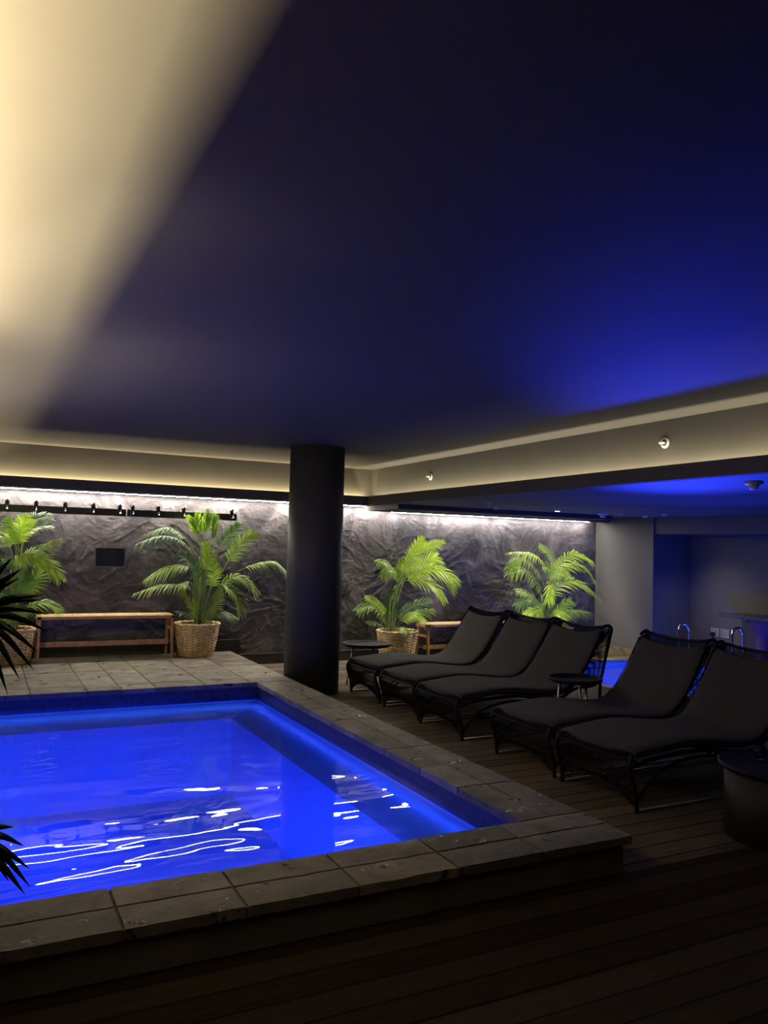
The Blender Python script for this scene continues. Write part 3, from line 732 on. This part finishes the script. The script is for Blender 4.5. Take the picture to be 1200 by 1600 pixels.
# --- palm right of the column
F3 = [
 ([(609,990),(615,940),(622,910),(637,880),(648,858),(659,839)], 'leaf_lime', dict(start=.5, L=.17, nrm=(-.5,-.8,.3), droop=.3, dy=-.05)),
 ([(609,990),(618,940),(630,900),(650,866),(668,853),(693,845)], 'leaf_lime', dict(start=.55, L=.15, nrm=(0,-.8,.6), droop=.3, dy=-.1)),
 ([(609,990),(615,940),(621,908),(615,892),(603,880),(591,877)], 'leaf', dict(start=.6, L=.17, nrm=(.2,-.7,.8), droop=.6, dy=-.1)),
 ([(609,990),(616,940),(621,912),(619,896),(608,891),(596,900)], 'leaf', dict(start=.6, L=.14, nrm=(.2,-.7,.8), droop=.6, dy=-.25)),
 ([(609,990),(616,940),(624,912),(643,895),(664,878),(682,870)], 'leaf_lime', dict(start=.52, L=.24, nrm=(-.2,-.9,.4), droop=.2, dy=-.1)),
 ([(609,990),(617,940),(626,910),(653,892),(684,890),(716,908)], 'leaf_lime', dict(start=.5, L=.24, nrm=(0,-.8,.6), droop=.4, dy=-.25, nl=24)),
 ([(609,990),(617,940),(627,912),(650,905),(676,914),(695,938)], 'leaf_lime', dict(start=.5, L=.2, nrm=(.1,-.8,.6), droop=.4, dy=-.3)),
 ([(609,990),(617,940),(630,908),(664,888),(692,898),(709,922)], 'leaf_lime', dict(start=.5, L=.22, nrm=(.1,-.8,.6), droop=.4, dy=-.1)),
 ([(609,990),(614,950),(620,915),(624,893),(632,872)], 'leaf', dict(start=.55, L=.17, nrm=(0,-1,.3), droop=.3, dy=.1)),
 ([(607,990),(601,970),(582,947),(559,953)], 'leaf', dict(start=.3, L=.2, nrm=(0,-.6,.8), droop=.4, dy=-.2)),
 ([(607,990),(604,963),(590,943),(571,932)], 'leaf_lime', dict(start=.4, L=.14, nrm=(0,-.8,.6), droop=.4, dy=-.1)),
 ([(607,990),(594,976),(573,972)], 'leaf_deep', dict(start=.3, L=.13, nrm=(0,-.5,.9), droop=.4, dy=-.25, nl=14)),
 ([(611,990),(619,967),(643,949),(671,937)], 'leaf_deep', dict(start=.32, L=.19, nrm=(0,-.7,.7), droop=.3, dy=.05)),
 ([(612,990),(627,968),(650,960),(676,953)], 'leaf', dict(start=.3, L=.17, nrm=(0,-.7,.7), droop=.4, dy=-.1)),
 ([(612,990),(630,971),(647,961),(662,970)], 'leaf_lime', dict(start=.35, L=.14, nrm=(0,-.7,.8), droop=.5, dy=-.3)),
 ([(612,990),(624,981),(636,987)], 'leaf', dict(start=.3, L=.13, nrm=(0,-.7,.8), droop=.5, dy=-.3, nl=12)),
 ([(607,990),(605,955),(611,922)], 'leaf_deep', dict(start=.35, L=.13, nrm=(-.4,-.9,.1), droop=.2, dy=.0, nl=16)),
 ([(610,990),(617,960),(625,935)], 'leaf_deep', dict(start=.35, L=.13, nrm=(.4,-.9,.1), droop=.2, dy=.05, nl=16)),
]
T3 = [([(611,992,0),(614,945,0),(621,912,0)], .015), ([(607,992,-.03),(610,945,-.03),(618,915,0)], .012), ([(614,992,.02),(620,945,.02),(630,910,0)], .012)]
palm('lime green palm in a woven basket right of the round column', 5.11, 9.62, 0, (.275, .20, .42), F3, T3)

# --- palm near the end of the stone wall
F4 = [
 ([(854,1000),(856,950),(857,915),(848,880),(830,866),(795,864)], 'leaf_lime', dict(start=.55, L=.22, nrm=(0,-.4,1), droop=.6, dy=-.1)),
 ([(854,1000),(857,950),(859,912),(863,884),(857,866),(843,853)], 'leaf', dict(start=.55, L=.2, nrm=(.4,-.8,.4), droop=.3, dy=.0)),
 ([(854,1000),(858,950),(863,912),(874,883),(898,866),(925,877)], 'leaf_lime', dict(start=.55, L=.23, nrm=(0,-.6,.9), droop=.5, dy=-.2)),
 ([(854,1000),(858,950),(863,917),(883,886),(909,884),(929,908)], 'leaf_lime', dict(start=.5, L=.22, nrm=(.2,-.5,.9), droop=.6, dy=-.1)),
 ([(854,1000),(855,950),(851,918),(835,888),(814,874),(793,888)], 'leaf', dict(start=.5, L=.22, nrm=(-.2,-.5,.9), droop=.6, dy=-.2)),
 ([(854,1000),(853,955),(846,930),(833,903),(813,890),(795,897)], 'leaf', dict(start=.45, L=.24, nrm=(-.2,-.6,.9), droop=.6, dy=-.15)),
 ([(854,1000),(857,960),(861,936),(878,912),(906,911),(937,936)], 'leaf_lime', dict(start=.45, L=.24, nrm=(.1,-.6,.8), droop=.4, dy=-.25, nl=22)),
 ([(855,1000),(859,960),(864,930),(861,914),(855,940)], 'leaf_lime', dict(start=.55, L=.2, nrm=(0,-1,.4), droop=.4, dy=-.4)),
 ([(854,1000),(856,950),(859,912),(868,897),(886,896)], 'leaf', dict(start=.55, L=.18, nrm=(0,-.8,.6), droop=.4, dy=-.2)),
 ([(854,1000),(857,940),(860,905),(858,890),(848,884)], 'leaf', dict(start=.55, L=.18, nrm=(0,-.8,.6), droop=.3, dy=-.25)),
 ([(853,1000),(850,964),(831,938),(806,946)], 'leaf_deep', dict(start=.35, L=.22, nrm=(0,-.6,.8), droop=.5, dy=-.1)),
 ([(853,1000),(849,972),(836,955),(820,962)], 'leaf_lime', dict(start=.35, L=.18, nrm=(0,-.7,.8), droop=.5, dy=-.3)),
 ([(856,1000),(864,970),(888,955),(922,957)], 'leaf', dict(start=.35, L=.2, nrm=(0,-.5,.9), droop=.6, dy=-.1)),
 ([(856,1000),(864,965),(879,947),(891,938)], 'leaf', dict(start=.35, L=.17, nrm=(0,-.9,.4), droop=.3, dy=-.05)),
 ([(853,1000),(848,955),(827,930),(808,922)], 'leaf', dict(start=.4, L=.2, nrm=(0,-.6,.9), droop=.5, dy=.05)),
 ([(855,1000),(860,968),(872,960),(880,975)], 'leaf_lime', dict(start=.4, L=.17, nrm=(0,-.9,.5), droop=.4, dy=-.4)),
 ([(854,1000),(852,968),(845,950),(838,975)], 'leaf', dict(start=.4, L=.17, nrm=(0,-.9,.5), droop=.4, dy=-.4)),
]
T4 = [([(853,1003,0),(856,950,0),(857,915,0)], .016), ([(857,1003,0),(860,960,0),(864,915,0)], .013), ([(850,1003,0),(850,965,0),(846,930,0)], .012)]
palm('wide bright palm in a woven basket at the right end of the stone wall', 7.74, 9.55, 0, (.275, .20, .42), F4, T4)

# --- dark palm in the foreground, mostly out of frame at the left
t = thing('foreground_palm', 'black silhouetted palm leaves reaching in at the left edge, nearest the camera', 'potted palm', (-0.62, 2.30, 0))
basket(t, .20, .15, .32, seed=3)
def spear(pts, r, seed, tp):
    """a narrow pointed leaf blade along pts, with a folded section"""
    C = catmull(pts, 14); b = MB(); vs = []
    for i, p in enumerate(C):
        u = i/14; T = (C[min(i+1, 14)]-C[max(i-1, 0)]).normalized(); wv = T.cross(Vector((0.15, -1, 0.1))).normalized()
        Nn = wv.cross(T); ww = r*(0.5+1.6*u if u < .3 else (1-((u-.3)/.7)**1.8)*0.98+0.02)
        vs += [p-wv*ww, p-Nn*ww*.35, p+wv*ww, p+Nn*ww*.18]
    fs = []
    for i in range(14):
        for k in range(4): fs.append((i*4+k, i*4+(k+1) % 4, (i+1)*4+(k+1) % 4, (i+1)*4+k))
    b.add(vs, fs, 0, True); return b
O = Vector((-0.62, 2.30, 0))
fan = {(-40, 960): [(35,888,-.1),(32,903,0),(68,930,-.12),(66,938,-.05),(76,960,-.1),(77,988,0),(60,1020,-.1),(53,1047,-.05),(31,1062,-.1),(12,1085,0),(-10,1090,0),(20,870,0),(-5,860,-.1)],
       (-42, 1305): [(22,1292,-.1),(38,1322,-.05),(47,1358,-.1),(48,1387,0),(40,1399,-.1),(14,1378,-.05),(-8,1400,-.1),(0,1275,0)]}
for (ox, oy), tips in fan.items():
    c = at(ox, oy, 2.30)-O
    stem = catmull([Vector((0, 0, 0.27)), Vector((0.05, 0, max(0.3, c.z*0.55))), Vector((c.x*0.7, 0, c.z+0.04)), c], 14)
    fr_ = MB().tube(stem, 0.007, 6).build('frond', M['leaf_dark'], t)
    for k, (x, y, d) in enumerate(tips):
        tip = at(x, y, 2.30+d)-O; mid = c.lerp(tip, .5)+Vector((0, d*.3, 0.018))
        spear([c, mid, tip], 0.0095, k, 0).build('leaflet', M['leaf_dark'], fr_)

# ------------------------------------------------------------------ sun loungers
PROF = [(0.0, .345), (0.02, .372), (0.10, .388), (0.26, .402), (0.45, .415), (0.62, .408), (0.78, .388), (0.93, .372), (1.05, .372), (1.15, .400), (1.24, .480), (1.33, .600), (1.42, .735), (1.50, .858)]
def make_lounger():
    t = thing('sun_lounger', 'x', 'sun lounger', (0, 0, 0), 0, 'wicker sun loungers in a row')
    C = catmull([(x, 0, z) for x, z in PROF], 60); m = 60
    # cushion: superellipse section swept along the profile
    b = MB(); ns = 36; vs = []; HW, HT = 0.350, 0.042
    def sect(i, shrink=1.0, push=0.0):
        p = C[i]; T = (C[min(i+1, m)]-C[max(i-1, 0)]).normalized(); Nn = Vector((-T.z, 0, T.x))
        u = i/m
        hw = HW*(1-0.20*max(0, 1-u/0.10)**2.2); ht = HT
        out = []
        for k in range(ns):
            a = 2*PI*k/ns; ca, sa = math.cos(a), math.sin(a)
            e = 0.38
            y = hw*math.copysign(abs(ca)**e, ca)*(1 if abs(ca) > 1e-6 else 0); h = ht*math.copysign(abs(sa)**0.7, sa)
            q_ = p - Nn*ht + Nn*h*shrink + Vector((0, y*(0.93+0.07*shrink), 0)) + T*push
            yy = y/hw
            if u > 0.8: q_ = q_ - T*(0.045*(1-yy*yy)*((u-0.8)/0.2)**2)         # the top edge sags in the middle
            if u < 0.08: q_ = q_ + Vector((0.07*(yy**4)*(1-u/0.08), 0, -0.010*(yy**4)))
            q_ = q_ + Nn*(0.006*noise.noise(Vector((p.x*3, y*4, 1.3)))) - Nn*(0.012*(1-yy*yy)*(1 if sa > 0 else 0)*min(1, max(0, (u-.1)*5)))
            out.append(q_)
        return out
    rings = [sect(0, 0.15, -0.018), sect(0, 0.7, -0.008)] + [sect(i) for i in range(0, m+1)] + [sect(m, 0.7, 0.008), sect(m, 0.15, 0.014)]
    for r_ in rings: vs += r_
    fs = [(i*ns+k, i*ns+(k+1) % ns, (i+1)*ns+(k+1) % ns, (i+1)*ns+k) for i in range(len(rings)-1) for k in range(ns)]
    fs += [tuple(range(ns))[::-1], tuple((len(rings)-1)*ns+k for k in range(ns))]
    b.add(vs, fs, 0, True); cu = b.build('cushion', M['cushion'], t)
    # piping seams along both long edges
    for sg in (-1, 1):
        pts = []
        for i in range(2, m-1, 2):
            p = C[i]; T = (C[i+1]-C[i-1]).normalized(); Nn = Vector((-T.z, 0, T.x)); pts.append(p-Nn*0.020+Vector((0, sg*(HW+0.001), 0)))
        MB().tube(pts, 0.004, 5).build('piping', M['cushion'], cu)
    # frame: side rails under the cushion, curving up the back, round the wing and down to the rear leg
    W = 0.352
    under = [C[i]-Vector((0, 0, 0.082)) for i in (3, 12, 22, 32, 38)]
    for sg in (-1, 1):
        y = sg*W
        rail = [Vector((0.055, y*.93, .30))]+[Vector((p.x, y, p.z)) for p in under]+[Vector((1.22, y, .355)), Vector((1.40, y, .37)), Vector((1.50, y, .42)), Vector((1.555, y, .60)), Vector((1.61, y, .80)), Vector((1.625, y, .865)), Vector((1.60, y*.985, .895)), Vector((1.555, y*.97, .893)), Vector((1.515, y*.96, .868))]
        MB().tube(catmull(rail, 60), 0.014, 8).build('side_rail', M['wicker'], t)
        MB().tube(catmull([Vector((.03, y*.93, .34)), Vector((.0, y*.96, .27)), Vector((.045, y*.97, .12)), Vector((.06, y*.97, 0.0))], 16), 0.014, 8).build('leg', M['wicker'], t)
        MB().tube(catmull([Vector((1.50, y, .42)), Vector((1.50, y, .25)), Vector((1.53, y, .12)), Vector((1.56, y, 0.0))], 14), 0.014, 8).build('leg', M['wicker'], t)
        MB().tube(catmull([Vector((.06, y*.97, .07)), Vector((.18, y, .20)), Vector((.36, y, .27)), Vector((.60, y, .29)), Vector((.9, y, .25)), Vector((1.25, y, .16)), Vector((1.54, y, .08))], 24), 0.010, 6).build('arched_brace', M['wicker'], t)
        MB().tube([(0.07, y*.96, .012), (1.54, y*.99, .012)], 0.009, 6).build('floor_rail', M['aluminium'], t)
    MB().tube([(1.55, -W, .05), (1.55, W, .05)], 0.011, 6).build('rear_bar', M['wicker'], t)
    # woven foot screen with an arched lower edge
    b = MB(); nst = 46
    for k in range(nst):
        u = (k+.5)/nst; y = (-1+2*u)*W*.95; zb = 0.035+0.10*(1-(2*u-1)**2)
        bow = -0.02*(1-(2*u-1)**2)
        b.tube([(0.028+bow, y, .345), (0.0+bow, y, .27), (0.035+bow, y, .15), (0.055+bow, y, zb)], 0.0032, 4, smooth=False)
    for zz, xx in ((.31, .005), (.20, .022), (.115, .045)):
        b.tube([(xx-0.02*(1-(v_/6)**2 if abs(v_) <= 6 else 0), v_/6*W*.95, zz+0.04*(1-(v_/6)**2)*(zz < .15)) for v_ in range(-6, 7)], 0.005, 4)
    b.tube([(0.055-0.02*(1-(v_/6)**2), v_/6*W*.95, 0.035+0.10*(1-(v_/6)**2)) for v_ in range(-6, 7)], 0.008, 6)
    b.build('woven_screen', M['wicker'], t)
    # woven shell behind the back: side wings plus rear face
    b = MB()
    inner = catmull([(1.13, 0, .375), (1.24, 0, .455), (1.33, 0, .575), (1.42, 0, .71), (1.50, 0, .84)], 60)
    outer = catmull([(1.40, 0, .375), (1.50, 0, .43), (1.555, 0, .60), (1.61, 0, .80), (1.60, 0, .885)], 60)
    for sg in (-1, 1):
        for k in range(14):                                       # strands run lengthwise, inner to outer edge
            u = (k+.5)/14
            pts = [inner[i].lerp(outer[i], u)+Vector((0, sg*(W-0.012*math.sin(PI*u)), 0)) for i in range(0, 61, 5)]
            b.tube(pts, 0.0036, 4, smooth=False)
        for i in (8, 24, 40, 54):
            b.tube([inner[i]+Vector((0, sg*W*.99, 0)), outer[i]+Vector((0, sg*W*.99, 0))], 0.004, 4)
    for k in range(44):
        u = (k+.5)/44; y = (-1+2*u)*W*.98; sag = 0.035*(1-(2*u-1)**2)
        pts = [Vector((outer[i].x+sag*.3, y, outer[i].z-sag*(i/60)**2)) for i in range(4, 61, 7)]
        pts += [Vector((1.56, y, .893-sag)), Vector((1.49, y, .83-sag))]
        b.tube(pts, 0.0036, 4, smooth=False)
    for i in (12, 28, 44):
        b.tube([Vector((outer[i].x, y_*W, outer[i].z)) for y_ in (-1, 0, 1)], 0.005, 4)
    b.build('woven_shell', M['wicker'], t)
    MB().tube([Vector((1.595-.02*(abs(v_)/6)**2, v_/6*W*.98, .895-.035*(1-(v_/6)**2))) for v_ in range(-6, 7)], 0.013, 8).build('top_rail', M['wicker'], t)
    return t
LL = [(3.55, 7.46, 'dark wicker sun lounger with grey cushion, farthest, nearest the stone wall'),
      (3.53, 6.64, 'dark wicker sun lounger, middle of the three loungers behind the round side table'),
      (3.50, 5.87, 'dark wicker sun lounger just behind the small table between the two groups'),
      (3.53, 4.74, 'dark wicker sun lounger in front of the small table, second nearest the camera'),
      (3.52, 3.96, 'dark wicker sun lounger nearest the camera, beside the table with glassware')]
proto = make_lounger()
for i, (x, y, lab) in enumerate(LL):
    o = proto if i == 0 else copy_tree(proto)
    o.location = (x, y, 0); o['label'] = lab

# ------------------------------------------------------------------ side tables
def side_table(x, y, h, r, label):
    t = thing('side_table', label, 'side table', (x, y, 0), 0, 'round dark side tables')
    MB().lathe([(0.001, h-.022), (r*.9, h-.022), (r, h-.005), (r, h+.014), (r-.012, h+.014), (r-.022, h-.004), (0.001, h-.004)], (0, 0, 0), 48, caps=False).build('top', M['wicker'], t)
    for k in range(3):
        a = 2*PI*k/3+0.55
        MB().tube([(r*.55*math.cos(a), r*.55*math.sin(a), h-.02), (r*.8*math.cos(a), r*.8*math.sin(a), 0)], 0.011, 8).build('leg', M['aluminium'], t)
    MB().lathe([(r*.62, .16), (r*.62, .172)], (0, 0, 0), 32).build('lower_shelf', M['wicker'], t)
    return t
side_table(3.92, 8.10, .46, .27, 'round dark side table with raised rim behind the farthest lounger')
side_table(4.55, 5.325, .48, .225, 'round dark side table standing between the third and fourth lounger')
t = thing('drum_table', 'solid dark drum table with glassware at the right edge of the photo', 'side table', (4.04, 2.99, 0))
MB().lathe([(.30, .0), (.30, .37)], (0, 0, 0), 56).build('drum', M['drum'], t)
MB().lathe([(.001, .37), (.32, .37), (.335, .38), (.335, .402), (.325, .406), (.315, .398), (.001, .398)], (0, 0, 0), 56, caps=False).build('top', M['wicker'], t)
def glass(x, y, r, h, name, lab, cat):
    b = MB().lathe([(r*.7, 0), (r*.9, h*.4), (r, h), (r-.003, h), (r*.9-.003, h*.4), (r*.7-.004, .008)], (0, 0, 0), 28)
    tag(b.build(name, M['glass'], loc=(x, y, .3985)), lab, cat)
glass(3.93, 2.90, .05, .035, 'glass_ashtray', 'low clear glass ashtray on the drum table', 'ashtray')
glass(4.06, 2.97, .036, .09, 'drinking_glass', 'short clear drinking glass on the drum table, tucked by the edge', 'glass')
glass(4.02, 3.12, .034, .075, 'glass_tealight_holder', 'small clear glass holder at the back of the drum table', 'glass')

# ------------------------------------------------------------------ plunge pool rails, sockets, counter
def rail(x, y, lab):
    t = thing('handrail', lab, 'handrail', (x, y, 0), -0.5, 'chrome plunge pool handrails')
    pts = [(-.075, 0, 0), (-.075, 0, .25), (-.075, 0, .44)]+[(-.075+.075*(1-math.cos(PI*k/10)), 0, .44+.115*math.sin(PI*k/10)) for k in range(1, 10)]+[(.075, 0, .44), (.075, 0, .25), (.075, 0, 0)]
    MB().tube(pts, 0.022, 10).build('tube', M['chrome'], t)
    for sx in (-.075, .075): MB().lathe([(.042, 0), (.042, .01), (.024, .022)], (sx, 0, 0), 20).build('flange', M['chrome'], t)
rail(9.16, 8.38, 'shiny chrome handrail at the plunge pool, left of the wall sockets')
rail(9.50, 7.74, 'shiny chrome handrail at the plunge pool, right of the wall sockets')
for Y, plug, lab in ((8.32, True, 'left square wall socket with a black plug in it'), (8.145, False, 'right square wall socket with empty outlets')):
    t = thing('wall_socket', lab, 'socket', (9.74, Y, .425), 0, 'pair of wall sockets')
    MB().box(-.012, 0, -.075, .075, -.065, .065).build('plate', M['greyplastic'], t, 0.003)
    b = MB()
    for dy, dz in ((.035, .03), (.035, 0), (.035, -.03), (-.02, .02), (-.02, -.02)): b.box(-.015, -.011, dy-.008, dy+.008, dz-.005, dz+.005)
    b.build('switches', M['darkring'], t)
t = thing('power_plug', 'small black plug sitting in the left wall socket', 'plug', (9.727, 8.34, .40))
MB().box(-.05, 0, -.03, .03, -.03, .03).build('body', M['black'], t, 0.008)
MB().tube(catmull([(-.03, 0, -.03), (-.045, -.01, -.06), (-.04, -.02, -.10)], 8), .006, 6).build('cable', M['black'], t)

t = thing('counter', 'dark cantilevered counter with a rounded end and flared pinkish pedestal at the right edge', 'counter', (9.36, 7.0, 0))
n = 24; out = [(.36, -1.2), (.36, .86), (.0, .90)] + [(-.06-.10*math.sin(k/8*PI/2), .88-.14*k/8) for k in range(9)] + [(-.22, -1.2)]
vs = [(x, y, .705) for x, y in out]+[(x, y, .755) for x, y in out]; m_ = len(out)
MB().add(vs, [tuple(range(m_)), tuple(m_+k for k in range(m_))[::-1]]+[(k, m_+k, m_+(k+1) % m_, (k+1) % m_) for k in range(m_)]).build('top', M['counter'], t, 0.004)
MB().lathe([(.14, .0), (.13, .10), (.12, .30), (.135, .45), (.18, .58), (.23, .66), (.25, .705)], (.12, .28, 0), 40).build('pedestal', M['pink'], t)

# ------------------------------------------------------------------ ceiling and fascia fittings
def wall_sprinkler(Y, Z, lab):
    t = thing('sidewall_sprinkler', lab, 'sprinkler', (XR, Y, Z), PI, 'sidewall sprinklers on the fascia')
    MB().lathe([(.042, 0), (.042, .005), (.034, .009), (.024, .011)], (0, 0, 0), 28, axis='X').build('rose', M['white'], t)
    MB().lathe([(.026, .010), (.026, .014), (.014, .014)], (0, 0, 0), 24, axis='X').build('ring', M['darkring'], t)
    MB().lathe([(.011, .0), (.011, .03), (.006, .045), (.006, .052), (.014, .054), (.014, .057)], (0, 0, 0), 16, axis='X').build('nozzle', M['white'], t)
wall_sprinkler(8.14, 2.40, 'white round sidewall sprinkler on the long fascia, nearer the corner')
wall_sprinkler(4.52, 2.42, 'white round sidewall sprinkler on the long fascia, nearer the right edge')
def detector(x, y, z, r, lab):
    t = thing('smoke_detector', lab, 'smoke detector', (x, y, z), 0, 'smoke detectors under the low ceiling')
    MB().lathe([(r*.75, -.028), (r, -.020), (r, 0)], (0, 0, 0), 32).build('base', M['white'], t)
    MB().lathe([(r*.35, -.062), (r*.5, -.055), (r*.5, -.040), (r*.72, -.027)], (0, 0, 0), 28).build('sensor', M['white'], t)
    MB().lathe([(r*.52, -.038), (r*.62, -.034), (r*.62, -.027)], (0, 0, 0), 28, caps=False).build('vent_ring', M['darkring'], t)
detector(5.07, 4.0, ZL, .068, 'smoke detector on the low ceiling near the right edge of the photo')
detector(7.75, 8.55, ZL, .075, 'smoke detector on the low ceiling above the far plunge pool edge')
def pendent(x, y, z, lab):
    t = thing('ceiling_sprinkler', lab, 'sprinkler', (x, y, z), 0, 'pendent sprinklers under the low ceiling')
    MB().lathe([(.03, -.008), (.038, 0)], (0, 0, 0), 20).build('rose', M['white'], t)
    MB().lathe([(.018, -.045), (.018, -.042), (.006, -.040), (.008, -.005)], (0, 0, 0), 16).build('nozzle', M['white'], t)
pendent(8.0, 8.45, ZL, 'small pendent sprinkler right of the far smoke detector')
pendent(5.35, 7.85, ZL, 'small pendent sprinkler near the corner of the fascia')
for (loc, tg, p, cone, side) in SPOTS:
    lab = {'left': 'tiny bright white ceiling spotlight above and left of the right-hand palm', 'right': 'small ceiling spotlight near the end wall, right of the right-hand palm', 'recess': 'small ceiling spotlight aimed at the wall sockets', 'corner': 'small ceiling spotlight above the lime green palm'}[side]
    t = thing('ceiling_spotlight', lab, 'spotlight', (loc[0], loc[1], ZL), 0, 'spotlights under the low ceiling')
    MB().lathe([(.040, -.010), (.045, 0)], (0, 0, 0), 20).build('base', M['white'], t)
    b = MB().lathe([(.034, -.034), (.034, -.010)], (0, 0, 0), 20, caps=False)
    b.build('shroud', M['white'], t)
    MB().lathe([(.030, -.038), (.030, -.020)] if side == 'left' else [(.030, -.024), (.030, -.020)], (0, 0, 0), 20).build('lens', M['signal'] if side == 'left' else M['white'], t)
